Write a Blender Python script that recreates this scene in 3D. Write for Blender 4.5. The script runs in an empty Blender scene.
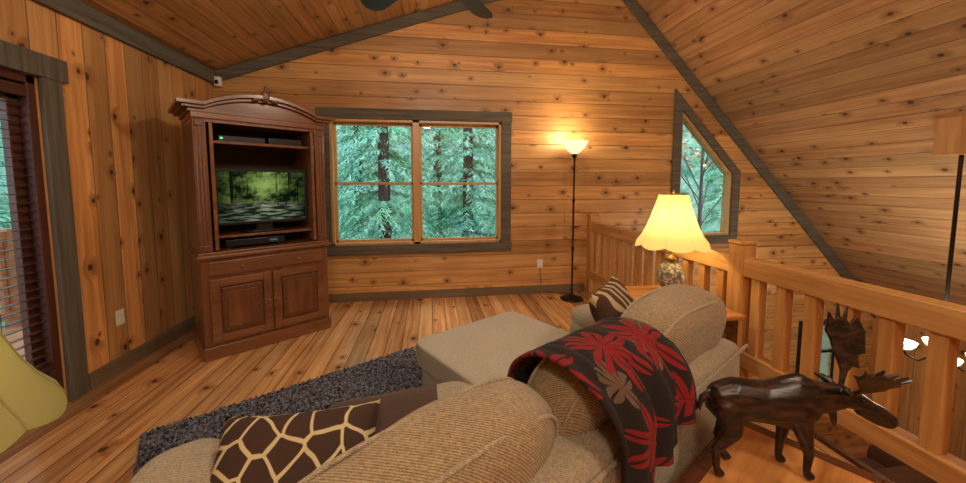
import bpy, bmesh, math, random
from mathutils import Vector, Matrix, Euler
random.seed(7)
S=bpy.context.scene
COL=S.collection
try:
    S.view_settings.view_transform='Standard'; S.view_settings.look='None'
except Exception as e: print(e)

# ------------------------------------------------------------------ materials
class G:
    def __init__(s,name):
        s.m=bpy.data.materials.new(name); s.m.use_nodes=True; s.t=s.m.node_tree; s.t.nodes.clear()
        s.out=s.t.nodes.new('ShaderNodeOutputMaterial')
    def setin(s,sock,v):
        if isinstance(v,bpy.types.NodeSocket): s.t.links.new(v,sock)
        else:
            if hasattr(sock.default_value,'__len__') and not hasattr(v,'__len__'): v=[v]*len(sock.default_value)
            if hasattr(v,'__len__') and len(v)==3 and len(sock.default_value)==4: v=tuple(v)+(1,)
            sock.default_value=v
    def n(s,typ,ins=None,**at):
        nd=s.t.nodes.new('ShaderNode'+typ)
        for k,v in at.items(): setattr(nd,k,v)
        for k,v in (ins or {}).items(): s.setin(nd.inputs[k],v)
        return nd
    def ma(s,op,a,b=None,c=None,clamp=False):
        nd=s.t.nodes.new('ShaderNodeMath'); nd.operation=op; nd.use_clamp=clamp
        for i,v in enumerate((a,b,c)):
            if v is not None: s.setin(nd.inputs[i],v)
        return nd.outputs[0]
    def mix(s,f,a,b,bt='MIX'):
        nd=s.t.nodes.new('ShaderNodeMix'); nd.data_type='RGBA'; nd.blend_type=bt
        s.setin(nd.inputs[0],f); s.setin(nd.inputs[6],a); s.setin(nd.inputs[7],b)
        return nd.outputs[2]
    def mr(s,v,a,b,c=0,d=1,smooth=False):
        nd=s.t.nodes.new('ShaderNodeMapRange'); nd.clamp=True
        if smooth: nd.interpolation_type='SMOOTHSTEP'
        for i,x in enumerate((v,a,b,c,d)): s.setin(nd.inputs[i],x)
        return nd.outputs[0]
    def xyz(s,x,y,z=0.0):
        return s.n('CombineXYZ',{0:x,1:y,2:z}).outputs[0]
    def coord(s,which='Object'):
        return s.n('TexCoord').outputs[which]
    def sep(s,v):
        return s.n('SeparateXYZ',{0:v}).outputs
    def bsdf(s,col,rough=.5,bump=None,bs=.3,bd=.01,**kw):
        ins={'Base Color':col,'Roughness':rough}
        ins.update(kw)
        p=s.n('BsdfPrincipled',ins)
        if bump is not None:
            b=s.n('Bump',{'Strength':bs,'Distance':bd,'Height':bump})
            s.t.links.new(b.outputs[0],p.inputs['Normal'])
        s.t.links.new(p.outputs[0],s.out.inputs[0]); return s.m

def boards(name,along,across,w,c1,c2,mult=1.0,knot=1.0,rough=.42,seam=.045,vary=.5,seamdark=.14,kcol=(.06,.019,.008),gs=24.0):
    g=G(name); o=g.sep(g.coord())
    u=o[along]; v=g.ma('MULTIPLY',o[across],mult)
    vi=g.ma('DIVIDE',v,w); idx=g.ma('FLOOR',vi); fr=g.ma('FRACT',vi)
    rn=g.n('TexWhiteNoise',{'W':g.ma('ADD',idx,.5)},noise_dimensions='1D').outputs['Value']
    u2=g.ma('ADD',u,g.ma('MULTIPLY',rn,17.0))
    kv=g.xyz(g.ma('MULTIPLY',u2,3.6),g.ma('MULTIPLY',v,5.0),g.ma('MULTIPLY',idx,2.7))
    vo=g.n('TexVoronoi',{'Vector':kv,'Scale':1.0,'Randomness':1.0},voronoi_dimensions='2D')
    cs=g.sep(vo.outputs['Color'])
    r=g.ma('MULTIPLY_ADD',cs[0],.09,.03)
    pres=g.ma('LESS_THAN',cs[1],.56*knot)
    dist=vo.outputs['Distance']
    km=g.ma('MULTIPLY',g.mr(dist,g.ma('MULTIPLY',r,.55),r,1,0,True),pres)
    halo=g.ma('MULTIPLY',g.mr(dist,r,g.ma('MULTIPLY',r,3.6),1,0,True),pres)
    gv=g.xyz(g.ma('MULTIPLY',u2,1.0),g.ma('MULTIPLY_ADD',halo,1.1,g.ma('MULTIPLY',v,gs)),g.ma('MULTIPLY',rn,9.0))
    gr=g.n('TexNoise',{'Vector':gv,'Scale':1.0,'Detail':6.0,'Roughness':.68}).outputs[0]
    gm=g.mr(gr,.36,.64)
    col=g.mix(gm,c1,c2)
    bl=g.n('TexNoise',{'Vector':g.coord(),'Scale':1.3,'Detail':3.0}).outputs[0]
    br=g.ma('ADD',g.ma('MULTIPLY_ADD',rn,vary,1.0-vary*.55),g.ma('MULTIPLY_ADD',bl,.6,-.3))
    col=g.mix(1.0,col,g.xyz(br,br,br),'MULTIPLY')
    rn2=g.n('TexWhiteNoise',{'W':g.ma('ADD',idx,71.5)},noise_dimensions='1D').outputs['Value']
    col=g.mix(g.ma('MULTIPLY',g.mr(rn2,.45,1.0),.30),col,(.55,.40,.19))
    col=g.mix(g.ma('MULTIPLY',halo,.5),col,tuple(x*.5 for x in c1))
    col=g.mix(g.ma('MULTIPLY',km,.9),col,kcol)
    d=g.ma('MULTIPLY',g.ma('ABSOLUTE',g.ma('SUBTRACT',fr,.5)),2.0)
    sm=g.mr(d,1-seam,1-seam*.3)
    col=g.mix(g.ma('MULTIPLY',sm,1-seamdark),col,tuple(x*.12 for x in c1))
    h=g.ma('MULTIPLY_ADD',sm,-1.0,g.ma('MULTIPLY',gm,.08))
    return g.bsdf(col,rough,h,.6,.006)

def wood(name,c1,c2,axis=2,rough=.4,sc=18,coat=0.0,stretch=1.5):
    g=G(name); o=g.sep(g.coord())
    l=[g.ma('MULTIPLY',o[i],stretch if i==axis else sc) for i in range(3)]
    gr=g.n('TexNoise',{'Vector':g.xyz(*l),'Scale':1.0,'Detail':4.0,'Roughness':.6}).outputs[0]
    gm=g.mr(gr,.3,.7)
    return g.bsdf(g.mix(gm,c1,c2),rough,gm,.15,.003,**{'Coat Weight':coat,'Coat Roughness':.15})

def plain(name,col,rough=.5,metal=0.0,emit=None,es=0):
    g=G(name); kw={'Metallic':metal}
    if emit: kw['Emission Color']=tuple(emit)+(1,); kw['Emission Strength']=es
    nz=g.n('TexNoise',{'Vector':g.coord(),'Scale':30.0,'Detail':2.0}).outputs[0]
    c=g.mix(nz,tuple(x*.88 for x in col),tuple(min(1,x*1.1) for x in col))
    return g.bsdf(c,rough,**kw)

PA=(.42,.185,.056); PB=(.69,.37,.13)
M_back=boards('pine_horizontal',0,2,.172,PA,PB)
M_left=boards('pine_vertical_boards',2,1,.17,(.44,.18,.052),(.71,.36,.12))
M_ceilL=boards('pine_ceiling_left',1,0,.15,(.38,.165,.055),(.60,.32,.12),mult=1.057)
M_ceilR=boards('pine_ceiling_right',1,0,.15,(.33,.165,.072),(.53,.31,.15),mult=1.43)
M_floor=boards('pine_floor',1,0,.135,(.45,.165,.048),(.80,.45,.18),rough=.2,knot=.75,vary=.8,seam=.06,seamdark=.08)
M_lowfloor=boards('pine_floor_lower',0,1,.14,(.35,.13,.04),(.52,.24,.08),rough=.3,knot=.5)
M_rail=wood('honey_pine_rail',(.46,.21,.06),(.70,.39,.14),axis=1,rough=.35,sc=25)
M_railv=wood('honey_pine_baluster',(.46,.20,.055),(.68,.37,.13),axis=2,rough=.35,sc=25)
M_trim=wood('weathered_gray_trim',(.070,.060,.045),(.16,.138,.10),axis=2,rough=.8,sc=30)
M_trimh=wood('weathered_gray_trim_h',(.070,.060,.045),(.16,.138,.10),axis=0,rough=.8,sc=30)
M_trimy=wood('weathered_gray_trim_y',(.070,.060,.045),(.16,.138,.10),axis=1,rough=.8,sc=30)
M_base=wood('baseboard_wood',(.13,.085,.045),(.22,.15,.085),axis=0,rough=.6,sc=20)
M_basey=wood('baseboard_wood_y',(.13,.085,.045),(.22,.15,.085),axis=1,rough=.6,sc=20)
M_arm=wood('cherry_armoire',(.10,.034,.012),(.24,.088,.030),axis=2,rough=.3,sc=14,coat=.4)
M_armh=wood('cherry_armoire_h',(.115,.040,.014),(.26,.10,.036),axis=0,rough=.3,sc=14,coat=.4)
M_armin=plain('armoire_interior',(.055,.025,.012),.6)
M_carve=wood('cherry_carved',(.05,.017,.006),(.20,.075,.026),axis=2,rough=.4,sc=60,stretch=60)
M_doorfr=wood('dark_red_door_frame',(.05,.014,.008),(.10,.028,.015),axis=2,rough=.45)
M_sash=wood('pine_sash',(.48,.26,.09),(.64,.39,.16),axis=2,rough=.4)
M_table=wood('table_top_cherry',(.34,.12,.03),(.68,.31,.09),axis=0,rough=.12,sc=16,coat=.6)
M_tabled=wood('table_dark_cherry',(.05,.014,.006),(.12,.035,.014),axis=0,rough=.25,sc=14,coat=.4)
M_black=plain('black_plastic',(.012,.012,.013),.3)
M_metal=plain('dark_bronze_metal',(.03,.022,.018),.35,.7)
M_white=plain('white_plastic',(.8,.77,.68),.4)
M_brass=plain('antique_brass',(.3,.19,.07),.35,.9)
M_fan=plain('fan_blade_dark',(.02,.022,.026),.35)

def fabric(name,c1,c2,sc=90,rib=0.0):
    g=G(name); co=g.coord()
    w1=g.n('TexWave',{'Vector':co,'Scale':sc*.9,'Distortion':2.5,'Detail':2.0,'Detail Scale':3.0},wave_type='BANDS',bands_direction='DIAGONAL').outputs[1]
    nz=g.n('TexNoise',{'Vector':co,'Scale':sc*1.3,'Detail':4.0,'Roughness':.75}).outputs[0]
    big=g.n('TexNoise',{'Vector':co,'Scale':5.0,'Detail':2.0}).outputs[0]
    f=g.ma('ADD',g.ma('MULTIPLY',w1,.18+rib),g.ma('MULTIPLY',nz,.8-rib))
    col=g.mix(g.mr(f,.32,.68),c1,c2)
    col=g.mix(g.ma('MULTIPLY',big,.3),col,tuple(x*.75 for x in c1))
    return g.bsdf(col,.9,f,.8,.007,**{'Sheen Weight':.15})
M_sofa=fabric('sofa_chenille_tan',(.25,.20,.125),(.66,.56,.40))
M_sofa2=fabric('sofa_cushion_gold',(.21,.15,.08),(.60,.46,.28),70,.10)
M_otto=fabric('ottoman_fabric_light',(.38,.34,.26),(.76,.69,.56),110)
M_brown=fabric('pillow_brown',(.045,.018,.009),(.11,.05,.025),120)

g=G('giraffe_print'); co=g.coord()
nzc=g.n('TexNoise',{'Vector':co,'Scale':6.0}).outputs['Color']
wv=g.n('VectorMath',{0:co,1:g.n('VectorMath',{0:nzc,'Scale':.06},operation='SCALE').outputs[0]},operation='ADD').outputs[0]
sp=g.sep(wv)
vd=g.n('TexVoronoi',{'Vector':g.xyz(sp[0],sp[1],0.0),'Scale':13.0},feature='DISTANCE_TO_EDGE',voronoi_dimensions='2D').outputs['Distance']
M_gir=g.bsdf(g.mix(g.mr(vd,.05,.075),(.62,.53,.30),(.05,.022,.012)),.85)
g=G('swirl_print'); co=g.coord()
wa=g.n('TexWave',{'Vector':co,'Scale':4.0,'Distortion':9.0,'Detail':1.0,'Detail Scale':1.2}).outputs[1]
M_swirl=g.bsdf(g.mix(g.mr(wa,.55,.65),(.06,.025,.015),(.50,.36,.20)),.85)

# blanket with red leaf blossoms
g=G('throw_blanket_leaf'); uv=g.n('UVMap').outputs[0]
def petals(scale,off,k,R):
    pv=g.n('VectorMath',{0:uv,1:(off,off*.7,0)},operation='ADD').outputs[0]
    pv=g.n('VectorMath',{0:pv,'Scale':scale},operation='SCALE').outputs[0]
    vo=g.n('TexVoronoi',{'Vector':pv,'Scale':1.0,'Randomness':.45},voronoi_dimensions='2D')
    dl=g.sep(g.n('VectorMath',{0:pv,1:vo.outputs['Position']},operation='SUBTRACT').outputs[0])
    ang=g.ma('ARCTAN2',dl[1],dl[0]); c=g.ma('ABSOLUTE',g.ma('COSINE',g.ma('MULTIPLY',ang,k/2)))
    rad=g.ma('MULTIPLY_ADD',g.ma('POWER',c,.7),R*.8,R*.2)
    vein=g.ma('GREATER_THAN',c,.985)
    m=g.ma('LESS_THAN',vo.outputs['Distance'],rad)
    m=g.ma('MULTIPLY',m,g.ma('SUBTRACT',1.0,vein))
    return m,vo
m1,v1=petals(4.6,.31,7,.50)
m2,v2=petals(8.0,.53,5,.42)
pick=g.ma('LESS_THAN',g.sep(v2.outputs['Color'])[0],.25)
col=g.mix(g.ma('MULTIPLY',m2,pick),(.014,.008,.007),(.13,.08,.05))
isr=g.ma('LESS_THAN',g.sep(v1.outputs['Color'])[1],.62)
col=g.mix(g.ma('MULTIPLY',m1,isr),col,(.22,.008,.011))
nzb=g.n('TexNoise',{'Vector':g.coord(),'Scale':200.0}).outputs[0]
M_blanket=g.bsdf(col,.95,nzb,.5,.004,**{'Sheen Weight':.02})

g=G('shag_rug'); co=g.coord()
n1=g.n('TexNoise',{'Vector':co,'Scale':60.0,'Detail':4.0,'Roughness':.7}).outputs[0]
M_rug=g.bsdf(g.mix(g.mr(n1,.42,.62),(.015,.016,.022),(.33,.33,.38)),1.0,n1,1.0,.02)

g=G('window_glass')
tr=g.n('BsdfTransparent',{0:(.94,.97,1,1)}); gl=g.n('BsdfGlossy',{'Color':(1,1,1,1),'Roughness':.0})
mx=g.n('MixShader',{0:.035}); g.t.links.new(tr.outputs[0],mx.inputs[1]); g.t.links.new(gl.outputs[0],mx.inputs[2]); g.t.links.new(mx.outputs[0],g.out.inputs[0])
M_glass=g.m

def shade_mat(name,ecol,es,dc=(.80,.66,.32,1),tc=(.85,.66,.30,1)):
    g=G(name)
    d=g.n('BsdfDiffuse',{'Color':dc}); t=g.n('BsdfTranslucent',{'Color':tc})
    e=g.n('Emission',{'Color':ecol,'Strength':es})
    mx=g.n('MixShader',{0:.4}); g.t.links.new(d.outputs[0],mx.inputs[1]); g.t.links.new(t.outputs[0],mx.inputs[2])
    ad=g.n('AddShader'); g.t.links.new(mx.outputs[0],ad.inputs[0]); g.t.links.new(e.outputs[0],ad.inputs[1]); g.t.links.new(ad.outputs[0],g.out.inputs[0])
    return g.m
M_shade=shade_mat('lamp_shade_fabric',(1.0,.80,.28,1),.24,(.70,.60,.28,1),(.66,.54,.22,1))
M_shade2=shade_mat('lamp_shade_fabric_dim',(.70,.66,.15,1),.03,(.44,.40,.17,1),(.42,.38,.14,1))
M_torch=plain('frosted_glass_lit',(.9,.8,.6),.4,0,(1,.80,.48),1.1)
M_bulb=plain('lit_bulb_glass',(.9,.9,.8),.4,0,(1,.88,.66),1.6)
g=G('lamp_urn'); co=g.coord()
vo=g.n('TexVoronoi',{'Vector':co,'Scale':45.0}).outputs['Distance']
M_urn=g.bsdf(g.mix(g.mr(vo,.1,.6),(.56,.52,.42),(.13,.11,.08)),.4,vo,-.8,.01)
g=G('moose_carved_wood'); co=g.coord()
o=g.sep(co)
nz=g.n('TexNoise',{'Vector':g.xyz(g.ma('MULTIPLY',o[0],14.0),g.ma('MULTIPLY',o[1],60.0),g.ma('MULTIPLY',o[2],60.0)),'Scale':1.0,'Detail':4.0}).outputs[0]
M_moose=g.bsdf(g.mix(g.mr(nz,.42,.68),(.008,.005,.004),(.055,.025,.016)),.34,nz,.5,.004)

g=G('tv_picture'); co=g.coord(); o=g.sep(co)
n1=g.n('TexNoise',{'Vector':g.xyz(g.ma('MULTIPLY',o[0],16.0),3.0,g.ma('MULTIPLY',o[2],22.0)),'Scale':1.0,'Detail':9.0,'Roughness':.72}).outputs[0]
n0=g.n('TexNoise',{'Vector':g.xyz(g.ma('MULTIPLY',o[0],5.0),1.0,g.ma('MULTIPLY',o[2],6.0)),'Scale':1.0,'Detail':2.0}).outputs[0]
tree=g.mix(g.mr(g.ma('MULTIPLY_ADD',n0,.5,g.ma('MULTIPLY',n1,.6)),.48,.68),(.004,.012,.004),(.22,.33,.08))
trk=g.n('TexNoise',{'Vector':g.xyz(g.ma('MULTIPLY',o[0],34.0),0.0,g.ma('MULTIPLY',o[2],1.2)),'Scale':1.0,'Detail':2.0}).outputs[0]
tree=g.mix(g.mr(trk,.60,.63),tree,(.015,.012,.007))
sx=g.n('TexNoise',{'Vector':g.xyz(g.ma('MULTIPLY',o[0],9.0),0.0,g.ma('MULTIPLY',o[2],55.0)),'Scale':1.0,'Detail':4.0}).outputs[0]
water=g.mix(g.mr(sx,.46,.68),(.01,.022,.01),(.26,.30,.20))
rk=g.n('TexVoronoi',{'Vector':g.xyz(g.ma('MULTIPLY',o[0],14.0),0.0,g.ma('MULTIPLY',o[2],36.0)),'Scale':1.0})
zb=g.ma('ABSOLUTE',g.ma('SUBTRACT',o[2],g.ma('MULTIPLY_ADD',n0,.12,1.17)))
rocks=g.ma('MULTIPLY',g.ma('LESS_THAN',rk.outputs['Distance'],.42),g.ma('LESS_THAN',zb,.03))
pic=g.mix(g.mr(o[2],1.225,1.245),water,tree)
pic=g.mix(rocks,pic,(.11,.10,.07))
edge=g.mr(g.ma('ABSOLUTE',g.ma('SUBTRACT',o[0],.50)),.02,.34,1.3,.2)
em=g.n('Emission',{'Color':pic,'Strength':g.ma('MULTIPLY',edge,.85)}); g.t.links.new(em.outputs[0],g.out.inputs[0])
M_pic=g.m

g=G('conifer_needles'); co=g.coord()
n1=g.n('TexNoise',{'Vector':co,'Scale':1.1,'Detail':4.0}).outputs[0]; n2=g.n('TexNoise',{'Vector':co,'Scale':9.0,'Detail':3.0}).outputs[0]
c=g.mix(g.mr(n1,.42,.6),(.06,.42,.18),(.15,.38,.36)); c=g.mix(g.mr(n2,.42,.7),c,(.52,.88,.64))
M_leaf=g.bsdf(c,.7)
g=G('forest_backdrop_foliage'); co=g.coord()
n1=g.n('TexNoise',{'Vector':co,'Scale':1.6,'Detail':8.0,'Roughness':.75}).outputs[0]
M_bd=g.bsdf(g.mix(g.mr(n1,.38,.66),(.03,.16,.11),(.40,.68,.52)),.9)
M_bark=wood('tree_bark',(.04,.03,.03),(.10,.08,.08),axis=2,rough=.9)
g=G('forest_ground'); n1=g.n('TexNoise',{'Vector':g.coord(),'Scale':3.0,'Detail':6.0}).outputs[0]
M_ground=g.bsdf(g.mix(n1,(.04,.07,.03),(.15,.14,.08)),.95)
M_autumn=plain('autumn_leaves',(.90,.62,.35),.7)
M_deck=wood('deck_cedar',(.25,.09,.04),(.42,.18,.08),axis=1,rough=.6)

# ------------------------------------------------------------------ mesh helpers
def link(o,parent=None):
    COL.objects.link(o)
    if parent is not None: o.parent=parent
    return o
def empty(name,loc=(0,0,0),rz=0):
    e=bpy.data.objects.new(name,None); e.empty_display_size=.1; e.location=loc; e.rotation_euler=(0,0,rz); COL.objects.link(e); return e
def mesh(name,vs,fs,mat,parent=None,smooth=False,bevel=0,fix=True):
    me=bpy.data.meshes.new(name); me.from_pydata([tuple(v) for v in vs],[],fs)
    if fix:
        bm=bmesh.new(); bm.from_mesh(me); bmesh.ops.recalc_face_normals(bm,faces=bm.faces); bm.to_mesh(me); bm.free()
    me.materials.append(mat)
    if smooth: me.polygons.foreach_set('use_smooth',[True]*len(me.polygons))
    o=bpy.data.objects.new(name,me)
    if bevel:
        b=o.modifiers.new('bevel','BEVEL'); b.width=bevel; b.segments=2; b.limit_method='ANGLE'
    return link(o,parent)
def boxdata(b):
    x0,x1,y0,y1,z0,z1=b
    v=[(x0,y0,z0),(x1,y0,z0),(x1,y1,z0),(x0,y1,z0),(x0,y0,z1),(x1,y0,z1),(x1,y1,z1),(x0,y1,z1)]
    f=[(0,3,2,1),(4,5,6,7),(0,1,5,4),(1,2,6,5),(2,3,7,6),(3,0,4,7)]
    return v,f
def boxes(name,bs,mat,parent=None,bevel=0):
    V=[];F=[]
    for b in bs:
        v,f=boxdata(b); k=len(V); V+=v; F+=[tuple(i+k for i in q) for q in f]
    return mesh(name,V,F,mat,parent,False,bevel)
def box(name,x0,x1,y0,y1,z0,z1,mat,parent=None,bevel=0):
    return boxes(name,[(x0,x1,y0,y1,z0,z1)],mat,parent,bevel)
def prism_xz(name,polys,y0,y1,mat,parent=None,bevel=0):
    V=[];F=[]
    for p in polys:
        k=len(V); n=len(p)
        V+=[(x,y0,z) for x,z in p]+[(x,y1,z) for x,z in p]
        F.append(tuple(k+i for i in range(n))); F.append(tuple(k+n+i for i in reversed(range(n))))
        for i in range(n):
            j=(i+1)%n; F.append((k+i,k+j,k+n+j,k+n+i))
    return mesh(name,V,F,mat,parent,False,bevel)
def lathe(name,prof,mat,parent=None,seg=32,loc=(0,0,0),scal=None,caps=False):
    V=[];F=[]
    for i,(r,z) in enumerate(prof):
        for k in range(seg):
            a=2*math.pi*k/seg; rr=r; zz=z
            if scal: rr,zz=scal(r,z,a,i/(len(prof)-1))
            V.append((loc[0]+rr*math.cos(a),loc[1]+rr*math.sin(a),loc[2]+zz))
    for i in range(len(prof)-1):
        for k in range(seg):
            k2=(k+1)%seg; F.append((i*seg+k,i*seg+k2,(i+1)*seg+k2,(i+1)*seg+k))
    if caps:
        F.append(tuple(range(seg))); F.append(tuple((len(prof)-1)*seg+k for k in range(seg)))
    return mesh(name,V,F,mat,parent,True)
def sell(name,c,size,mat,parent=None,rot=(0,0,0),n=4.0,res=11,bulge=0.0):
    bm=bmesh.new(); bmesh.ops.create_cube(bm,size=2); bmesh.ops.subdivide_edges(bm,edges=bm.edges,cuts=res,use_grid_fill=True)
    M=Euler(rot).to_matrix()
    for v in bm.verts:
        x,y,z=v.co; nn=(abs(x)**n+abs(y)**n+abs(z)**n)**(1/n); p=Vector((x/nn,y/nn,z/nn))
        v.co=Vector((p.x*size[0]/2,p.y*size[1]/2,p.z*size[2]/2))
        if bulge: v.co+=Vector((math.sin(v.co.z*23+v.co.x*5),math.sin(v.co.x*17+1),math.sin(v.co.x*11+v.co.y*9)))*bulge
        v.co=M@v.co+Vector(c)
    me=bpy.data.meshes.new(name); bm.to_mesh(me); bm.free(); me.materials.append(mat)
    me.polygons.foreach_set('use_smooth',[True]*len(me.polygons))
    return link(bpy.data.objects.new(name,me),parent)
def pillow(name,c,w,h,t,mat,parent,rot):
    n=20;V=[];F=[]
    for sgn in (1,-1):
        k=len(V)
        for i in range(n+1):
            for j in range(n+1):
                x=-1+2*i/n; y=-1+2*j/n
                zz=sgn*t/2*max(0,(1-x**4)*(1-y**4))**.55
                px=x*(1-.07*(1-y*y)*abs(x)); py=y*(1-.07*(1-x*x)*abs(y))
                V.append((px*w/2,py*h/2,zz))
        for i in range(n):
            for j in range(n):
                q=(k+i*(n+1)+j,k+(i+1)*(n+1)+j,k+(i+1)*(n+1)+j+1,k+i*(n+1)+j+1)
                F.append(q)
    o=mesh(name,V,F,mat,parent,True)
    bm=bmesh.new(); bm.from_mesh(o.data); bmesh.ops.remove_doubles(bm,verts=bm.verts,dist=1e-5); bmesh.ops.recalc_face_normals(bm,faces=bm.faces); bm.to_mesh(o.data); bm.free()
    o.data.polygons.foreach_set('use_smooth',[True]*len(o.data.polygons))
    o.location=c; o.rotation_euler=rot
    return o
def tube(name,pts,r,mat,parent=None,cyc=False):
    cu=bpy.data.curves.new(name,'CURVE'); cu.dimensions='3D'; cu.bevel_depth=r; cu.bevel_resolution=3
    sp=cu.splines.new('POLY'); sp.points.add(len(pts)-1)
    for i,p in enumerate(pts): sp.points[i].co=(p[0],p[1],p[2],1)
    sp.use_cyclic_u=cyc; cu.materials.append(mat)
    return link(bpy.data.objects.new(name,cu),parent)

# ------------------------------------------------------------------ room shell
XL=-2.33; YB=4.40; XR=6.6; YF=-2.6; RX=2.11; ZR=4.147; ZLOW=-2.6; RAILX=2.05
def ceilz(x): return 2.62+.344*(x-XL) if x<=RX else 6.3077-1.024*x
def topz(x): return ceilz(x)+.03
box('floor',XL-.15,RAILX+.03,YF,YB+.15,-.25,0,M_floor)
box('floor_lower',-.5,XR+.15,YF,YB+.15,ZLOW-.1,ZLOW,M_lowfloor)
prism_xz('ceiling_left',[[(XL-.15,ceilz(XL-.15)),(RX,ZR),(RX,ZR+.12),(XL-.15,ceilz(XL-.15)+.12)]],YF-.1,YB+.15,M_ceilL)
prism_xz('ceiling_right',[[(RX,ZR),(XR+.15,ceilz(XR+.15)),(XR+.15,ceilz(XR+.15)+.15),(RX,ZR+.15)]],YF-.1,YB+.15,M_ceilR)
W1=(-1.15,.86,.675,2.15)
TX0,TX1,TZ0=3.27,4.06,.70
def tztop(x): return 2.37-1.06*(x-TX0)
def trapcol(a,b,za,zb,ta,tb): return [(a,za),(b,zb),(b,tb),(a,ta)]
P=[]
LX0,LX1,LZ0,LZ1=5.35,6.05,-1.55,-.65
P.append(trapcol(XL-.15,W1[0],-.25,-.25,topz(XL-.15),topz(W1[0])))
P.append(trapcol(W1[0],W1[1],-.25,-.25,W1[2],W1[2])); P.append(trapcol(W1[0],W1[1],W1[3],W1[3],topz(W1[0]),topz(W1[1])))
P.append(trapcol(W1[1],2.0,-.25,-.25,topz(W1[1]),topz(2.0)))
P.append(trapcol(2.0,RX,ZLOW,ZLOW,topz(2.0),topz(RX)))
P.append(trapcol(RX,TX0,ZLOW,ZLOW,topz(RX),topz(TX0)))
P.append(trapcol(TX0,TX1,ZLOW,ZLOW,TZ0,TZ0)); P.append(trapcol(TX0,TX1,tztop(TX0),tztop(TX1),topz(TX0),topz(TX1)))
P.append(trapcol(TX1,LX0,ZLOW,ZLOW,topz(TX1),topz(LX0)))
P.append(trapcol(LX0,LX1,ZLOW,ZLOW,LZ0,LZ0)); P.append(trapcol(LX0,LX1,LZ1,LZ1,topz(LX0),topz(LX1)))
P.append(trapcol(LX1,XR+.1,ZLOW,ZLOW,topz(LX1),topz(XR+.1)))
prism_xz('wall_back',P,YB,YB+.15,M_back)
DY0,DY1,DZ=1.25,2.57,2.04
boxes('wall_left',[(XL-.15,XL,YF,DY0,0,2.64),(XL-.15,XL,DY0,DY1,DZ,2.64),(XL-.15,XL,DY1,YB,0,2.64)],M_left)
box('wall_right',XR,XR+.15,YF,YB,ZLOW,-.3,M_left)
prism_xz('wall_front',[[(XL-.15,ZLOW),(XR+.1,ZLOW),(XR+.1,topz(XR+.1)),(RX,topz(RX)),(XL-.15,topz(XL-.15))]],YF-.15,YF,M_back)
box('wall_lower_loft',1.9,1.98,YF,YB,ZLOW,-.25,M_left)
def rake(name,xa,xb,d0,d1,mat):
    return prism_xz(name,[[(xa,ceilz(xa)-d1),(xb,ceilz(xb)-d1),(xb,ceilz(xb)-d0),(xa,ceilz(xa)-d0)]],YB-.035,YB-.002,mat,None,.004)
rake('trim_1',XL+.03,RX,.01,.13,M_trimh)
prism_xz('trim_2',[[(RX,ZR-.18),(XR-.02,ceilz(XR-.02)-.18),(XR-.02,ceilz(XR-.02)-.01),(RX,ZR-.01)]],YB-.035,YB-.002,M_trimh,None,.004)
box('trim_3',XL+.002,XL+.035,YF+.02,YB-.04,2.48,2.615,M_trimy,None,.004)
box('baseboard_back',XL+.03,RAILX-.08,YB-.03,YB-.001,.0,.10,M_base,None,.004)
box('baseboard_left',XL+.001,XL+.03,DY1+.13,YB-.001,.0,.11,M_basey,None,.004)
# ---------------- main window
w=empty('window_1')
x0,x1,z0,z1=W1
boxes('casing',[(x0-.13,x1+.13,YB-.03,YB+.0,z1,z1+.12),(x0-.13,x1+.13,YB-.03,YB,z0-.11,z0),(x0-.12,x0,YB-.03,YB,z0,z1),(x1,x1+.12,YB-.03,YB,z0,z1)],M_trimh,w,.004)
xm=-.171
boxes('jamb',[(x0,x0+.03,YB-.01,YB+.14,z0,z1),(x1-.03,x1,YB-.01,YB+.14,z0,z1),(x0,x1,YB-.01,YB+.14,z0,z0+.03),(x0,x1,YB-.01,YB+.14,z1-.03,z1),(xm-.04,xm+.04,YB-.01,YB+.14,z0,z1)],M_sash,w,.003)
fr=[];gl=[]
for (a,b) in ((x0+.03,xm-.04),(xm+.04,x1-.03)):
    zm=1.405
    for (za,zb,yy) in ((z0+.03,zm+.016,YB+.05),(zm-.016,z1-.03,YB+.085)):
        fr+=[(a,a+.025,yy,yy+.03,za,zb),(b-.025,b,yy,yy+.03,za,zb),(a,b,yy,yy+.03,za,za+.03),(a,b,yy,yy+.03,zb-.03,zb)]
        gl.append((a+.02,b-.02,yy+.012,yy+.016,za+.02,zb-.02))
boxes('sashes',fr,M_sash,w,.002); boxes('glass',gl,M_glass,w)
# ---------------- trapezoid window
w=empty('window_2')
def off(x,d): return tztop(x)+d
prism_xz('casing',[[(TX0-.11,TZ0-.11),(TX0,TZ0),(TX0,tztop(TX0)),(TX0-.11,off(TX0-.11,.15))],
  [(TX0-.11,off(TX0-.11,.15)),(TX0,tztop(TX0)),(TX1,tztop(TX1)),(TX1+.11,off(TX1+.11,.15))],
  [(TX1,TZ0),(TX1+.11,TZ0-.11),(TX1+.11,off(TX1+.11,.15)),(TX1,tztop(TX1))],
  [(TX0-.11,TZ0-.11),(TX1+.11,TZ0-.11),(TX1,TZ0),(TX0,TZ0)]],YB-.03,YB,M_trimh,w)
i=.03
prism_xz('sash',[[(TX0,TZ0),(TX0+i,TZ0+i),(TX0+i,tztop(TX0+i)-i*1.5),(TX0,tztop(TX0))],
  [(TX0,tztop(TX0)),(TX0+i,tztop(TX0+i)-i*1.5),(TX1-i,tztop(TX1-i)-i*1.5),(TX1,tztop(TX1))],
  [(TX1-i,TZ0+i),(TX1,TZ0),(TX1,tztop(TX1)),(TX1-i,tztop(TX1-i)-i*1.5)],
  [(TX0,TZ0),(TX1,TZ0),(TX1-i,TZ0+i),(TX0+i,TZ0+i)]],YB+.0,YB+.07,M_sash,w)
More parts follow.
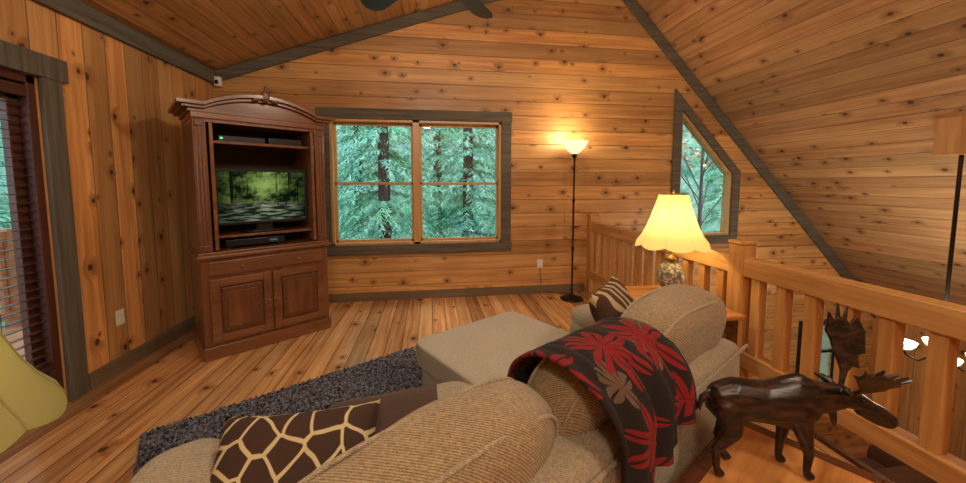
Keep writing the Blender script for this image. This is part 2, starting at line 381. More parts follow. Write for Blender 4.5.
prism_xz('glass',[[(TX0+.03,TZ0+.03),(TX1-.03,TZ0+.03),(TX1-.03,tztop(TX1)-.03),(TX0+.03,tztop(TX0)-.06)]],YB+.04,YB+.045,M_glass,w)
# ---------------- lower window
w=empty('window_3')
boxes('frame',[(LX0-.06,LX0+.02,YB-.03,YB+.1,LZ0-.06,LZ1+.06),(LX1-.02,LX1+.06,YB-.03,YB+.1,LZ0-.06,LZ1+.06),(LX0,LX1,YB-.03,YB+.1,LZ0-.06,LZ0+.02),(LX0,LX1,YB-.03,YB+.1,LZ1-.02,LZ1+.06),(LX0,LX1,YB+.03,YB+.06,-1.12,-1.08)],M_black,w)
box('glass',LX0,LX1,YB+.07,YB+.075,LZ0,LZ1,M_glass,w)
# ---------------- door with blinds
d=empty('door_1')
boxes('casing',[(XL,XL+.03,DY1,DY1+.12,0,DZ),(XL,XL+.035,DY0-.16,DY1+.16,DZ,DZ+.14),(XL,XL+.03,DY0-.12,DY0,0,DZ)],M_trim,d,.004)
boxes('frame',[(XL-.13,XL-.01,DY1-.05,DY1,0,DZ),(XL-.13,XL-.01,DY0,DY0+.05,0,DZ),(XL-.13,XL-.01,DY0,DY1,DZ-.05,DZ),
   (XL-.10,XL-.06,DY1-.11,DY1-.05,0,DZ-.05),(XL-.10,XL-.06,DY0+.05,DY0+.11,0,DZ-.05),(XL-.10,XL-.06,DY0,DY1,0,.22),(XL-.10,XL-.06,DY0,DY1,DZ-.15,DZ-.05)],M_doorfr,d,.004)
box('glass',XL-.083,XL-.078,DY0+.11,DY1-.11,.22,DZ-.15,M_glass,d)
bl=empty('window_blinds'); V=[];F=[]
zz=.30
while zz<1.90:
    k=len(V); ya,yb=DY0+.07,DY1-.06; t=math.radians(-2); hx,hz=.014*math.cos(t),.014*math.sin(t); cx=XL-.025
    V+=[(cx-hx,ya,zz-hz),(cx+hx,ya,zz+hz),(cx+hx,yb,zz+hz),(cx-hx,yb,zz-hz),(cx-hx,ya,zz-hz+.003),(cx+hx,ya,zz+hz+.003),(cx+hx,yb,zz+hz+.003),(cx-hx,yb,zz-hz+.003)]
    F+=[tuple(q+k for q in f) for f in boxdata((0,1,0,1,0,1))[1]]
    zz+=.052
M_bl=wood('dark_wood_slats',(.035,.013,.008),(.08,.03,.018),axis=1,rough=.3)
mesh('slats',V,F,M_bl,bl)
boxes('head_and_bottom_rail',[(XL-.045,XL-.005,DY0+.06,DY1-.055,1.91,1.975),(XL-.045,XL-.01,DY0+.07,DY1-.06,.255,.285)],M_bl,bl)
for k,yy in enumerate((DY0+.3,DY1-.3)): tube('cord_%d'%k,[(XL-.006,yy,.28),(XL-.006,yy,1.92)],.0015,M_bl,bl)

def outlet(loc,rz):
    e=empty('wall_outlet',loc,rz)
    box('plate',-.036,.036,-.006,0,-.058,.058,M_white,e,.003)
    for k in (-.025,.025): box('socket',-.016,.016,-.009,-.005,k-.014,k+.014,M_white,e,.003)
outlet((XL+.001,3.0,.40),math.radians(90)); outlet((1.37,YB-.001,.38),0)
c=empty('motion_sensor',(XL+.07,YB-.05,2.50)); box('body',-.03,.03,-.03,.03,-.05,.05,M_white,c,.01); box('lens',-.018,.018,-.038,-.028,-.03,.01,M_black,c,.004)

# ------------------------------------------------------------------ railing
r=empty('railing')
secs=[(2.155,4.29),(.055,2.045),(-2.5,-.055)]
posts=[4.345,2.1,0.0,-2.54]
boxes('posts',[(RAILX-.055,RAILX+.055,y-.055,y+.055,0,1.0) for y in posts],M_railv,r,.006)
boxes('post_caps',[(RAILX-.062,RAILX+.062,y-.062,y+.062,1.0,1.03) for y in posts],M_railv,r,.012)
tr=[];br=[];ba=[]
for a,b in secs:
    tr.append((RAILX-.045,RAILX+.045,a,b,.80,.92)); br.append((RAILX-.045,RAILX+.045,a,b,.20,.30))
    n=int((b-a)/.165); st=(b-a)/(n)
    for k in range(n):
        y=a+st*(k+.5); ba.append((RAILX-.03,RAILX+.03,y-.03,y+.03,.29,.81))
boxes('top_rails',tr,M_rail,r,.008); boxes('bottom_rails',br,M_rail,r,.006); boxes('balusters',ba,M_railv,r,.004)
box('trim_4',RAILX+.031,RAILX+.06,YF,YB,-.28,.02,M_tabled)

# ------------------------------------------------------------------ armoire
A=empty('tv_armoire',(-1.77,3.02,0),math.radians(37))
W=.97
box('plinth',-.015,W+.015,-.015,.57,0,.11,M_armh,A,.012)
box('lower_carcass',0,W,.0,.56,.11,.81,M_arm,A,.006)
box('waist_molding',-.025,W+.025,-.03,.575,.81,.845,M_armh,A,.012)
box('waist_ledge',-.012,W+.012,-.015,.57,.845,.865,M_armh,A,.006)
box('drawer_front',.05,W-.05,-.018,.0,.675,.79,M_armh,A,.008)
for k,(a,b) in enumerate(((.05,.478),(.492,.92))):
    z0,z1=.135,.645; s=.06
    boxes('door_frame_%d'%k,[(a,a+s,-.022,0,z0,z1),(b-s,b,-.022,0,z0,z1),(a+s,b-s,-.022,0,z0,z0+s),(a+s,b-s,-.022,0,z1-s,z1)],M_armh,A,.005)
    box('door_panel_%d'%k,a+s+.012,b-s-.012,-.017,-.001,z0+s+.012,z1-s-.012,M_carve,A,.012)
    box('door_inner_panel_%d'%k,a+s+.05,b-s-.05,-.022,-.016,z0+s+.05,z1-s-.05,M_arm,A,.006)
for k,(x,z) in enumerate(((.27,.73),(.70,.73),(.455,.40),(.515,.40))):
    sell('knob_%d'%k,(x,-.034,z),(.026,.026,.026),M_brass,A,n=2,res=4)
boxes('upper_sides',[(0,.03,.0,.56,.865,1.90),(W-.03,W,.0,.56,.865,1.90)],M_arm,A,.003)
box('upper_back',.03,W-.03,.53,.56,.865,1.90,M_armin,A)
boxes('upper_pilasters',[(0,.085,-.01,.02,.865,1.90),(W-.085,W,-.01,.02,.865,1.90)],M_arm,A,.006)
boxes('folded_pocket_doors',[(.10,.125,-.02,.40,.88,1.87),(W-.125,W-.10,-.02,.40,.88,1.87)],M_armh,A,.004)
for k,x in enumerate((.02,.042,.064,W-.064,W-.042,W-.02)):
    tube('reed_%d'%k,[(x,-.012,.93),(x,-.012,1.83)],.008,M_arm,A)
boxes('rosettes',[(.01,.075,-.02,0,1.835,1.895),(W-.075,W-.01,-.02,0,1.835,1.895),(.01,.075,-.02,0,.87,.925),(W-.075,W-.01,-.02,0,.87,.925)],M_carve,A,.008)
box('interior_top',.03,W-.03,.0,.56,1.875,1.90,M_arm,A)
boxes('shelves',[(.125,W-.125,.03,.53,1.72,1.742),(.125,W-.125,.03,.53,.965,.985)],M_arm,A,.002)
box('frieze',-.005,W+.005,-.015,.565,1.90,1.945,M_armh,A,.004)
def arch(x,h,xa=.08,xb=.89):
    t=(x-xa)/(xb-xa); return h*math.sin(math.pi*t)**.8 if 0<t<1 else 0
def archband(name,zb,zt,h,over,mat):
    xs=[-over]+[.08+.81*i/24 for i in range(25)]+[W+over]
    pol=[]
    for i in range(len(xs)-1):
        a,b=xs[i],xs[i+1]; pol.append([(a,zb),(b,zb),(b,zt+arch(b,h)),(a,zt+arch(a,h))])
    return prism_xz(name,pol,-over,.56+.0,mat,A)
archband('cornice_lower',1.945,1.972,.095,.02,M_armh)
def archstrip(name,z0,th,h,over,mat):
    xs=[-over]+[.08+.81*i/24 for i in range(25)]+[W+over]; pol=[]
    for i in range(len(xs)-1):
        a,b=xs[i],xs[i+1]; pol.append([(a,z0+arch(a,h)),(b,z0+arch(b,h)),(b,z0+th+arch(b,h)),(a,z0+th+arch(a,h))])
    return prism_xz(name,pol,-over,.56,mat,A)
archstrip('cornice_mid',1.970,.022,.10,.055,M_arm); archstrip('cornice_top',1.990,.024,.105,.085,M_armh)
sell('carved_finial',(W/2,-.075,2.115),(.07,.03,.10),M_carve,A,n=2,res=6)
for s in (-1,1):
    sell('carved_leaf_%d'%s,(W/2+s*.055,-.07,2.09),(.09,.025,.035),M_carve,A,rot=(0,s*.35,0),n=2,res=6)
sell('finial_tip',(W/2,-.075,2.175),(.022,.022,.05),M_carve,A,n=2,res=4)
T=empty('television',(-1.77,3.02,0),math.radians(37))
boxes('bezel',[(.13,.84,.10,.15,1.06,1.085),(.13,.84,.10,.15,1.505,1.525),(.13,.15,.10,.15,1.06,1.525),(.82,.84,.10,.15,1.06,1.525),(.14,.83,.115,.16,1.07,1.52)],M_black,T,.003)
box('screen',.15,.82,.108,.113,1.085,1.505,M_pic,T)
sell('stand_base',(.485,.15,.998),(.34,.22,.025),M_black,T,n=3); box('stand_neck',.42,.55,.13,.17,1.0,1.075,M_black,T,.004)
M_lcd=plain('lcd_blue',(.02,.06,.08),.3,0,(.1,.3,.5),.3)
b=empty('dvd_player',(-1.77,3.02,0),math.radians(37)); box('body',.18,.62,.06,.34,.885,.94,M_black,b,.004); box('display',.50,.56,.057,.061,.905,.92,M_lcd,b); boxes('feet',[(.2,.22,.1,.12,.865,.886),(.58,.6,.1,.12,.865,.886),(.2,.22,.3,.32,.865,.886),(.58,.6,.3,.32,.865,.886)],M_black,b)
b=empty('cable_box',(-1.77,3.02,0),math.radians(37)); box('body',.17,.50,.06,.30,1.743,1.79,M_black,b,.004); box('status_light',.18,.20,.057,.061,1.76,1.775,plain('green_led',(.02,.3,.15),.3,0,(.1,.9,.4),1.0),b)
b=empty('stereo_receiver',(-1.77,3.02,0),math.radians(37)); box('body',.53,.80,.08,.30,1.743,1.80,M_black,b,.004)
box('dial_panel',.56,.77,.076,.081,1.755,1.79,M_metal,b)

# ------------------------------------------------------------------ torchiere floor lamp
L=empty('floor_lamp',(1.685,4.10,0))
lathe('base',[(.0,.0),(.14,.0),(.14,.012),(.11,.025),(.04,.04),(.016,.07),(.016,.1)],M_metal,L)
lathe('pole',[(.011,.06),(.011,.60),(.018,.61),(.018,.64),(.011,.65),(.011,1.18),(.018,1.19),(.018,1.22),(.011,1.23),(.011,1.70),(.03,1.72),(.035,1.76)],M_metal,L,seg=16)
lathe('bowl_shade',[(.03,1.75),(.06,1.77),(.10,1.81),(.135,1.86),(.155,1.90),(.15,1.90),(.13,1.862),(.095,1.815),(.05,1.785),(0,1.78)],M_torch,L)
tube('cord',[(0.1,.1,.006),(.0,.22,.006),(-.15,.25,.01),(-.30,.282,.03),(-.32,.285,.34)],.004,M_black,L)

# ------------------------------------------------------------------ table lamps
def table_lamp(loc,MS=None):
    MS=MS or M_shade
    L=empty('table_lamp',loc)
    lathe('foot',[(0,0),(.075,0),(.078,.012),(.06,.022),(.045,.035)],M_brass,L)
    lathe('urn_base',[(.045,.03),(.065,.05),(.088,.09),(.096,.13),(.088,.175),(.064,.215),(.038,.235),(.030,.25)],M_urn,L,seg=40)
    lathe('collar',[(.03,.245),(.042,.255),(.042,.27),(.02,.285),(.012,.30),(.012,.40)],M_brass,L)
    def sc(r,z,a,t):
        f=abs(math.sin(4*a)); return r*(1+.035*f*(1-t)), z-(.022*f if t<.08 else 0)
    pr=[(.245,.372),(.235,.395),(.205,.44),(.175,.50),(.15,.57),(.128,.64),(.108,.70),(.098,.745)]
    lathe('shade',pr,MS,L,seg=64,scal=sc)
    lathe('shade_top_ring',[(.096,.742),(.102,.742),(.102,.75),(.096,.75)],M_brass,L)
    for k in range(8):
        a=math.pi*k/4; tube('shade_rib_%d'%k,[((r+.002)*math.cos(a),(r+.002)*math.sin(a),z) for r,z in pr],.0018,MS,L)
    tube('harp',[(.0,.012,.38),(.0,.05,.45),(.0,.05,.62),(.0,.0,.72)],.003,M_brass,L)
    sell('bulb',(0,0,.47),(.06,.06,.10),M_bulb,L,n=2,res=6)
    tube('spider',[(-.1,0,.74),(.1,0,.74)],.003,M_brass,L)
    sell('finial',(0,0,.765),(.02,.02,.035),M_brass,L,n=2,res=4)
    return L
table_lamp((1.77,2.43,.581)); table_lamp((-1.225,.98,.431),M_shade2)
def side_table(loc,rz,hx,hy,h):
    t=empty('side_table',loc,rz)
    box('top',-hx,hx,-hy,hy,h-.03,h,M_table,t,.008)
    boxes('apron',[(-hx+.03,hx-.03,-hy+.03,-hy+.05,h-.11,h-.03),(-hx+.03,hx-.03,hy-.05,hy-.03,h-.11,h-.03),(-hx+.03,-hx+.05,-hy+.03,hy-.03,h-.11,h-.03),(hx-.05,hx-.03,-hy+.03,hy-.03,h-.11,h-.03)],M_tabled,t)
    boxes('legs',[(sx*(hx-.05)-.022,sx*(hx-.05)+.022,sy*(hy-.05)-.022,sy*(hy-.05)+.022,0,h-.03) for sx in (-1,1) for sy in (-1,1)],M_tabled,t,.004)
    box('lower_shelf',-hx+.04,hx-.04,-hy+.04,hy-.04,.14,.16,M_table,t,.003)
side_table((1.69,2.29,0),0,.25,.36,.58); side_table((-1.215,.96,0),math.radians(31),.18,.20,.43)

# ------------------------------------------------------------------ sofa
O=(-.42,.34,0); RZ=math.radians(31)
so=empty('sectional_sofa',O,RZ)
sell('base',(1.15,.47,.20),(2.26,.86,.26),M_sofa,so,n=9)
sell('back_frame',(1.15,.13,.37),(2.30,.27,.60),M_sofa,so,n=7)
for k,s in enumerate((.13,2.17)):
    sell('arm_%d'%k,(s,.48,.33),(.26,.90,.54),M_sofa,so,n=5)
    sell('arm_roll_%d'%k,(s,.50,.545),(.29,.88,.15),M_sofa,so,n=3)
sell('seat_cushion_1',(.735,.58,.385),(.95,.70,.18),M_sofa,so,n=5,bulge=.003)
sell('chaise_base',(1.61,.87,.20),(.80,1.03,.27),M_otto,so,n=14,res=18)
sell('chaise_cushion',(1.61,.83,.385),(.84,1.16,.15),M_otto,so,n=16,bulge=.001,res=22)
boxes('feet',[(a-.03,a+.03,b-.03,b+.03,0,.09) for a,b in ((.1,.1),(2.2,.1),(.1,.84),(2.2,.84),(1.28,1.30),(1.96,1.30))],M_tabled,so)
# welt seam along the back frame top and chaise cushion edge
tube('back_welt',[(.04,-.003,.615),(1.15,-.006,.62),(2.26,-.003,.615)],.007,M_sofa,so)
tube('chaise_welt',[(1.195,.30,.40),(1.195,1.395,.40),(1.21,1.408,.40),(2.01,1.408,.40),(2.028,1.395,.40),(2.028,.30,.40)],.006,M_sofa,so)
def piping(name,c,w,h,rot,y,n=3.2):
    M=Euler(rot).to_matrix(); pts=[]
    for k in range(72):
        a=2*math.pi*k/72; ca,sa=math.cos(a),math.sin(a); nn=(abs(ca)**n+abs(sa)**n)**(1/n)
        pts.append(M@Vector((ca/nn*w/2,y,sa/nn*h/2))+Vector(c))
    tube(name,pts,.006,M_sofa,so,True)
tl=math.radians(14)
for k,(c,sz,rt) in enumerate((((.59,.20,.645),(.82,.26,.40),(tl,-.05,.02)),((1.24,.20,.665),(.54,.25,.40),(tl,0,0)),((1.83,.18,.72),(.70,.27,.42),(tl,.05,-.02)))):
    sell('back_cushion_%d'%k,c,sz,M_sofa2,so,rot=rt,n=3.2,bulge=.006,res=14)
    for q in (-1,1): piping('piping_%d_%d'%(k,q),c,sz[0]*.92,sz[2]*.92,rt,q*sz[1]*.31)
pw=empty('throw_pillow',O,RZ); pillow('cover',(.36,.55,.565),.46,.42,.15,M_gir,pw,(math.radians(36),0,math.radians(-28)))
pw=empty('throw_pillow',O,RZ); pillow('cover',(.68,.63,.535),.42,.34,.11,M_brown,pw,(math.radians(14),0,math.radians(-20)))
pw=empty('throw_pillow',O,RZ); pillow('cover',(1.84,.42,.70),.44,.42,.15,M_swirl,pw,(math.radians(62),0,math.radians(18)))
# blanket
prof=[(.40,.485),(.375,.56),(.355,.66),(.335,.75),(.30,.82),(.23,.875),(.15,.89),(.06,.87),(-.01,.80),(-.04,.73),(-.042,.68),(-.046,.63),(-.05,.595)]
def cr(p,t):
    n=len(p)-1; i=min(int(t*n),n-1); f=t*n-i
    P0=p[max(i-1,0)];P1=p[i];P2=p[i+1];P3=p[min(i+2,n)]
    return tuple(.5*((2*P1[k])+(-P0[k]+P2[k])*f+(2*P0[k]-5*P1[k]+4*P2[k]-P3[k])*f*f+(-P0[k]+3*P1[k]-3*P2[k]+P3[k])*f**3) for k in (0,1))
NI,NJ=70,60; V=[];F=[];UV=[]
for i in range(NI+1):
    t=i/NI; n_,z_=cr(prof,t)
    for j in range(NJ+1):
        q=j/NJ
        s0=.97+.06*max(0,t-.35)/.65; s1=1.42+.08*max(0,t-.35)/.65
        s=s0+(s1-s0)*q+.012*math.sin(t*9+q*3)
        rip=.009*math.sin(q*19+t*4)+.006*math.sin(q*37+2+t*7)
        if t>.6: rip*=1.6
        nn=n_-(rip if t>.6 else -rip*.3)-(.014 if t>.6 else 0); zz=z_+(abs(rip)*.6 if t<=.6 else 0)+.05*(q-.5)*(1 if t>.8 else 0)-(.05*math.sin(q*5)*max(0,t-.8)*3 if t>.8 else 0)
        V.append((s,nn,zz)); UV.append((q*.50,t*.85))
for i in range(NI):
    for j in range(NJ):
        a=i*(NJ+1)+j; F.append((a,a+1,a+NJ+2,a+NJ+1))
bk=empty('throw_blanket',O,RZ)
o=mesh('cloth',V,F,M_blanket,bk,True,fix=False)
ul=o.data.uv_layers.new(name='UVMap')
for l in o.data.loops: ul.data[l.index].uv=UV[l.vertex_index]
sm=o.modifiers.new('sol','SOLIDIFY'); sm.thickness=.010; sm.offset=0

# rug
bm=bmesh.new(); bmesh.ops.create_grid(bm,x_segments=220,y_segments=150,size=.5)
for v in bm.verts:
    e=min(.5-abs(v.co.x),.5-abs(v.co.y)); v.co.x=v.co.x*1.92+random.uniform(-.006,.006); v.co.y=v.co.y*1.30+random.uniform(-.006,.006)
    v.co.z=.004 if e<.001 else random.uniform(.010,.036)
me=bpy.data.meshes.new('area_rug'); bm.to_mesh(me); bm.free(); me.materials.append(M_rug)
o=bpy.data.objects.new('area_rug',me); D=Vector((math.cos(RZ),math.sin(RZ),0)); Nn=Vector((-math.sin(RZ),math.cos(RZ),0))
o.location=Vector(O)+D*.87+Nn*1.51; o.rotation_euler=(0,0,RZ); link(o)

# ------------------------------------------------------------------ console table behind sofa
ct=empty('console_table',O,RZ)
a,b,c_,d_=.80,1.885,-.53,-.06; h=.45
box('top_panel',a+.05,b-.05,c_+.05,d_-.05,h-.03,h-.001,M_table,ct)
boxes('top_border',[(a,b,c_,c_+.05,h-.035,h),(a,b,d_-.05,d_,h-.035,h),(a,a+.05,c_+.05,d_-.05,h-.035,h),(b-.05,b,c_+.05,d_-.05,h-.035,h)],M_tabled,ct,.004)
boxes('apron',[(a+.03,b-.03,c_+.03,c_+.05,h-.13,h-.035),(a+.03,b-.03,d_-.05,d_-.03,h-.13,h-.035),(a+.03,a+.05,c_+.05,d_-.05,h-.13,h-.035),(b-.05,b-.03,c_+.05,d_-.05,h-.13,h-.035)],M_tabled,ct)
boxes('legs',[(x-.025,x+.025,y-.025,y+.025,0,h-.035) for x in (a+.05,b-.05) for y in (c_+.05,d_-.05)],M_tabled,ct,.004)

# ------------------------------------------------------------------ moose figurine
mo=empty('moose_figurine',(1.085,.985,.451),math.radians(-11.5))
SP=[]
def chain(pts,step=.22):
    for (p,r),(q,s) in zip(pts,pts[1:]):
        p=Vector(p);q=Vector(q); rr=[r if hasattr(r,'__len__') else (r,r,r), s if hasattr(s,'__len__') else (s,s,s)]
        L=(q-p).length; n=max(2,int(L/(min(min(rr[0]),min(rr[1]))*step))+1)
        for i in range(n+1):
            t=i/n; SP.append((p.lerp(q,t),tuple(rr[0][k]*(1-t)+rr[1][k]*t for k in range(3))))
chain([((-.155,0,.240),(.037,.044,.060)),((-.11,0,.246),(.05,.054,.070)),((-.02,0,.238),(.05,.060,.068)),((.07,0,.238),(.055,.060,.090)),((.12,0,.245),(.045,.048,.078))])
chain([((.04,0,.290),(.035,.028,.033)),((.09,0,.302),(.036,.026,.035)),((.13,0,.288),(.03,.024,.03))])
chain([((.11,0,.255),(.05,.040,.066)),((.17,0,.256),(.042,.033,.054)),((.225,0,.262),(.034,.029,.042))])
chain([((.225,0,.266),(.034,.030,.036)),((.27,0,.252),(.029,.026,.031)),((.315,0,.230),(.022,.018,.023)),((.350,0,.207),(.026,.021,.027)),((.378,0,.186),(.026,.021,.027))])
chain([((.375,0,.172),(.018,.016,.010)),((.345,0,.182),(.016,.014,.012)),((.29,0,.215),(.015,.015,.015))])
chain([((.20,0,.23),(.016,.009,.020)),((.212,0,.182),(.010,.007,.018)),((.215,0,.165),(.005,.004,.010))])
chain([((-.185,0,.262),.011),((-.207,0,.245),.010),((-.214,0,.215),.007),((-.212,0,.20),.004)])
for s,dx in ((1,.03),(-1,-.025)):
    chain([((-.135,s*.03,.215),(.048,.028,.05)),((-.115+dx*.4,s*.038,.155),(.028,.021,.031)),((-.155+dx*.9,s*.038,.092),(.0145,.012,.017)),((-.142+dx*1.2,s*.038,.03),(.0105,.010,.011)),((-.132+dx*1.2,s*.038,.012),(.017,.013,.011))])
for s,dx in ((1,-.015),(-1,.02)):
    chain([((.085,s*.032,.20),(.038,.024,.05)),((.09+dx*.4,s*.036,.14),(.023,.018,.028)),((.092+dx,s*.036,.085),(.0145,.013,.017)),((.088+dx,s*.036,.03),(.0105,.010,.011)),((.098+dx,s*.036,.012),(.017,.013,.011))])
for s in (1,-1):
    chain([((.225,s*.024,.288),.010),((.208,s*.045,.302),(.010,.013,.012)),((.196,s*.064,.306),.005)])
bm=bmesh.new()
for c,r in SP:
    bmesh.ops.create_icosphere(bm,subdivisions=2,radius=1,matrix=Matrix.Translation(c)@Matrix.Diagonal((r[0],r[1],r[2],1)))
me=bpy.data.meshes.new('body'); bm.to_mesh(me); bm.free(); me.materials.append(M_moose)
o=link(bpy.data.objects.new('body',me),mo)
rm=o.modifiers.new('rm','REMESH'); rm.mode='VOXEL'; rm.voxel_size=.0032; rm.use_smooth_shade=True
s_=o.modifiers.new('sm','SMOOTH'); s_.iterations=6; s_.factor=.5
out=[(0,0),(.03,-.006),(.055,-.012),(.07,-.035),(.068,-.068),(.085,-.042),(.098,-.05),(.108,-.085),(.116,-.048),(.135,-.045),(.160,-.070),(.152,-.030),(.160,-.012),(.195,-.018),(.166,.010),(.170,.028),(.205,.032),(.172,.046),(.168,.062),(.196,.080),(.158,.078),(.148,.088),(.160,.118),(.132,.096),(.118,.094),(.114,.122),(.100,.090),(.085,.070),(.068,.045),(.05,.020),(.03,.012),(0,.012)]
for s,nm in ((1,'antler_left'),(-1,'antler_right')):
    base=Vector((.245,s*.018,.285)); bm=bmesh.new(); vs=[]
    for (p,q) in out:
        if s>0:
            p*=.95; q*=.80; v=Vector((.50*p-q*.80, p*.45, .80*p+max(p-.05,0)*.5+q*.40+.2*abs(q)))
        else:
            p*=.74; q*=.80; v=Vector((.30*p-q*.88, -p*.70, .50*p+max(p-.05,0)*.35+q*.10+.25*abs(q)))
        vs.append(bm.verts.new(base+v))
    f=bm.faces.new(vs); bmesh.ops.triangulate(bm,faces=[f])
    me=bpy.data.meshes.new(nm); bm.to_mesh(me); bm.free(); me.materials.append(M_moose)
    o=link(bpy.data.objects.new(nm,me),mo); sd=o.modifiers.new('s','SOLIDIFY'); sd.thickness=.009; sd.offset=0
    bv=o.modifiers.new('b','BEVEL'); bv.width=.002; bv.segments=2
for s in (1,-1): sell('eye_%d'%s,(.275,s*.025,.264),(.008,.006,.008),M_black,mo,n=2,res=3)

# ------------------------------------------------------------------ ceiling fan
fn=empty('ceiling_fan',(.03,2.27,0))
lathe('canopy',[(0.0,3.43),(.07,3.41),(.06,3.33),(.02,3.30)],M_metal,fn); tube('downrod',[(0,0,3.40),(0,0,2.85)],.012,M_metal,fn)
lathe('motor_housing',[(.0,2.87),(.08,2.86),(.12,2.80),(.12,2.73),(.07,2.69),(0,2.68)],M_metal,fn)
for k in range(5):
    a=math.radians(57+72*k); ca,sa=math.cos(a),math.sin(a); V=[]
    for (u,v) in ((.20,-.045),(.30,-.065),(.68,-.085),(.75,-.06),(.78,0),(.75,.06),(.68,.085),(.30,.065),(.20,.045)):
        for zz in (0,.008): V.append((u*ca-v*sa,u*sa+v*ca,2.70+v*.22+zz))
    n=9; F=[tuple(2*i for i in range(n)),tuple(2*i+1 for i in reversed(range(n)))]+[(2*i,2*((i+1)%n),2*((i+1)%n)+1,2*i+1) for i in range(n)]
    mesh('blade_%d'%k,V,F,M_fan,fn)
    tube('blade_iron_%d'%k,[(.1*ca,.1*sa,2.72),(.24*ca,.24*sa,2.707)],.012,M_metal,fn)

# ------------------------------------------------------------------ chandelier over the great room
CX,CY=4.38,2.43
ch=empty('chandelier',(CX,CY,0))
zc=ceilz(CX)
prism_xz('ceiling_block',[[(-.13,zc+.13),(-.13,zc-.18),(.13,zc-.18),(.13,zc-.14)]],-.10,.10,M_railv,ch)
tube('stem',[(0,0,zc-.17),(0,0,-.02)],.014,M_metal,ch)
lathe('hub',[(0,.04),(.05,.02),(.06,-.08),(.03,-.18),(0,-.2)],M_metal,ch)
for k in range(4):
    a=math.radians(90*k+35); ca,sa=math.cos(a),math.sin(a)
    tube('arm_%d'%k,[(.04*ca,.04*sa,-.1),(.12*ca,.12*sa,-.18),(.19*ca,.19*sa,-.15),(.22*ca,.22*sa,-.1)],.009,M_metal,ch)
    lathe('glass_%d'%k,[(.02,-.10),(.06,-.09),(.085,-.06),(.095,-.03)],M_bulb,ch,seg=20,loc=(.22*ca,.22*sa,0))
ls=empty('leather_couch',(4.9,3.3,ZLOW),math.radians(180))
M_lth=plain('brown_leather',(.10,.045,.025),.4)
sell('seat',(0,0,.28),(1.9,.9,.34),M_lth,ls,n=6); sell('back',(0,.36,.55),(1.9,.26,.75),M_lth,ls,n=5)
for s in (-1,1): sell('arm_%d'%s,(s*.86,0,.38),(.26,.9,.55),M_lth,ls,n=4)

# ------------------------------------------------------------------ outside
ou=random.Random(3)
def conifer(name,x,y,h,zb,R):
    e=empty(name,(x,y,zb)); V=[];F=[]
    lathe('trunk',[(.16,0),(.12,h*.5),(.02,h)],M_bark,e,seg=8)
    lev=int(h/.24)
    for i in range(lev):
        z=h*.10+i*(h*.9)/lev; rr=R*(1-(z/h))**.8+.15
        for b in range(10):
            a=ou.uniform(0,6.283); L=rr*ou.uniform(.7,1.1); nL=int(L/.055)+2
            for k in range(nL):
                t=(k+.5)/nL; d=L*t; zz=z-.35*L*t*t+ou.uniform(-.04,.04)
                for sd in (-1,1):
                    aa=a+sd*ou.uniform(.5,1.1); l=ou.uniform(.08,.17)*(1.15-t*.5); w_=.018
                    p=Vector((d*math.cos(a),d*math.sin(a),zz)); q=p+Vector((math.cos(aa)*l,math.sin(aa)*l,-ou.uniform(.02,.12)))
                    n_=Vector((-math.sin(aa),math.cos(aa),ou.uniform(-.8,.8))).normalized()*w_
                    kk=len(V); V+=[p-n_*.5,p+n_,q+n_*.5,q-n_*.3]; F.append((kk,kk+1,kk+2,kk+3))
    mesh('foliage',V,F,M_leaf,e,fix=False)
for (x,y) in ((-3.2,8.4),(-1.0,8.0),(.9,8.8),(2.6,8.1),(-2.1,11),(.2,11.2),(4.6,9.3),(8.9,9.6),(-7.6,3.4),(-7.8,6.6),(-7.5,.6)):
    conifer('conifer_tree',x,y,ou.uniform(9,11.5),-3.0,ou.uniform(1.7,2.2))
e=empty('maple_tree',(5.0,6.1,-3.0)); V=[];F=[]
lathe('trunk',[(.06,0),(.04,3),(.012,6.2)],M_bark,e,seg=8)
for k in range(520):
    p=Vector((ou.gauss(0,.45),ou.gauss(0,.3),ou.uniform(4.7,6.4))); n1=Vector((ou.uniform(-1,1),ou.uniform(-1,1),ou.uniform(-1,1))).normalized()*.035; n2=n1.cross(Vector((ou.random(),ou.random(),1))).normalized()*.035
    kk=len(V); V+=[p-n1,p+n2,p+n1,p-n2]; F.append((kk,kk+1,kk+2,kk+3))
for k in range(14):
    a=k*.9; tube('branch_%d'%k,[(0,0,3.6+k*.16),(.55*math.cos(a),.3*math.sin(a),4.3+k*.15)],.010,M_bark,e)
mesh('leaves',V,F,M_autumn,e,fix=False)
V=[];F=[];n=40
for k in range(n+1):
    a=math.radians(-10+230*k/n); V+=[(19*math.cos(a),3+16*math.sin(a),-4),(19*math.cos(a),3+16*math.sin(a),10)]
for k in range(n): F.append((2*k,2*k+2,2*k+3,2*k+1))
mesh('forest_backdrop',V,F,M_bd,None,fix=False)
mesh('ground',[(-30,-20,-3.02),(30,-20,-3.02),(30,30,-3.02),(-30,30,-3.02)],[(0,1,2,3)],M_ground)
dk=empty('deck'); box('boards',XL-2.0,XL-.16,YF,YB,-.16,-.06,M_deck,dk)
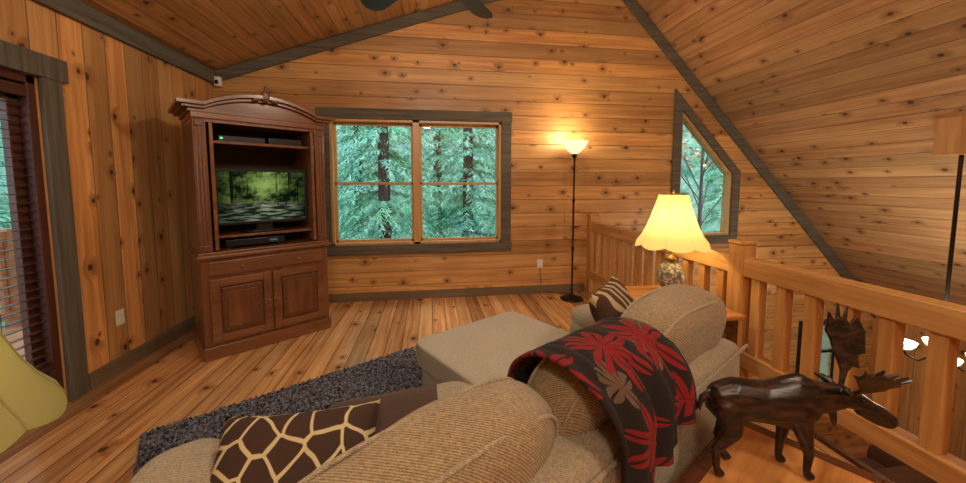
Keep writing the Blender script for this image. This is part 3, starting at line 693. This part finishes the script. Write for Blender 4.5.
boxes('deck_rail',[(XL-1.95,XL-1.87,YF,YB,.85,.93),(XL-1.94,XL-1.88,YF,YB,.05,.12)]+[(XL-1.93,XL-1.89,YF+.15*k,YF+.15*k+.04,.1,.86) for k in range(46)],M_deck,dk)
boxes('deck_posts',[(XL-1.96,XL-1.86,yy,yy+.1,-3.0,.95) for yy in (-2.5,0,2.2,4.2)],M_deck,dk)

# ------------------------------------------------------------------ lights
def pt(name,loc,p,col,r=.05):
    l=bpy.data.lights.new(name,'POINT'); l.energy=p; l.color=col; l.shadow_soft_size=r
    o=bpy.data.objects.new(name,l); o.location=loc; COL.objects.link(o); return o
WC=(1,.88,.70)
pt('light_table_lamp',(1.77,2.43,1.10),11,(1,.74,.42),.05)
pt('light_table_lamp_near',(-1.225,.98,.94),1.2,(1,.80,.45),.05)
pt('light_floor_lamp',(1.685,4.10,1.99),15,(1,.76,.45),.06)
pt('light_fan',(.03,2.2,2.64),50,WC,.12)  # added interior fill below the fan, which has no light kit
pt('light_chandelier',(CX,CY,.3),58,WC,.2)
def fill_fixture(x,y,zl,p):  # unseen glowing pendants added behind the camera to brighten the interior
    f=empty('pendant_light',(x,y,0)); tube('cord',[(0,0,ceilz(x)),(0,0,zl+.2)],.006,M_metal,f)
    lathe('glass_bowl',[(.0,zl+.10),(.10,zl+.13),(.15,zl+.19),(.16,zl+.24)],M_torch,f)
    pt('light_pendant',(x,y,zl),p,WC,.2)
fill_fixture(1.6,-.9,3.25,112); fill_fixture(-.1,-1.3,3.14,90)
wd=bpy.data.worlds.new('World'); S.world=wd; wd.use_nodes=True
nt=wd.node_tree; bg=nt.nodes['Background']; bg.inputs[0].default_value=(.84,.94,1,1); bg.inputs[1].default_value=3.7

# ------------------------------------------------------------------ camera
cd=bpy.data.cameras.new('Camera'); cd.sensor_width=36; cd.lens=360/966*36; cd.shift_y=-28.7/966; cd.clip_start=.02
cam=bpy.data.objects.new('Camera',cd); COL.objects.link(cam); cam.location=(0,0,1.4)
psi=math.atan(.144); th=math.atan(.08)
cam.rotation_euler=(math.pi/2-th,0,-psi)
S.camera=cam
print('OBJS',len(S.objects))
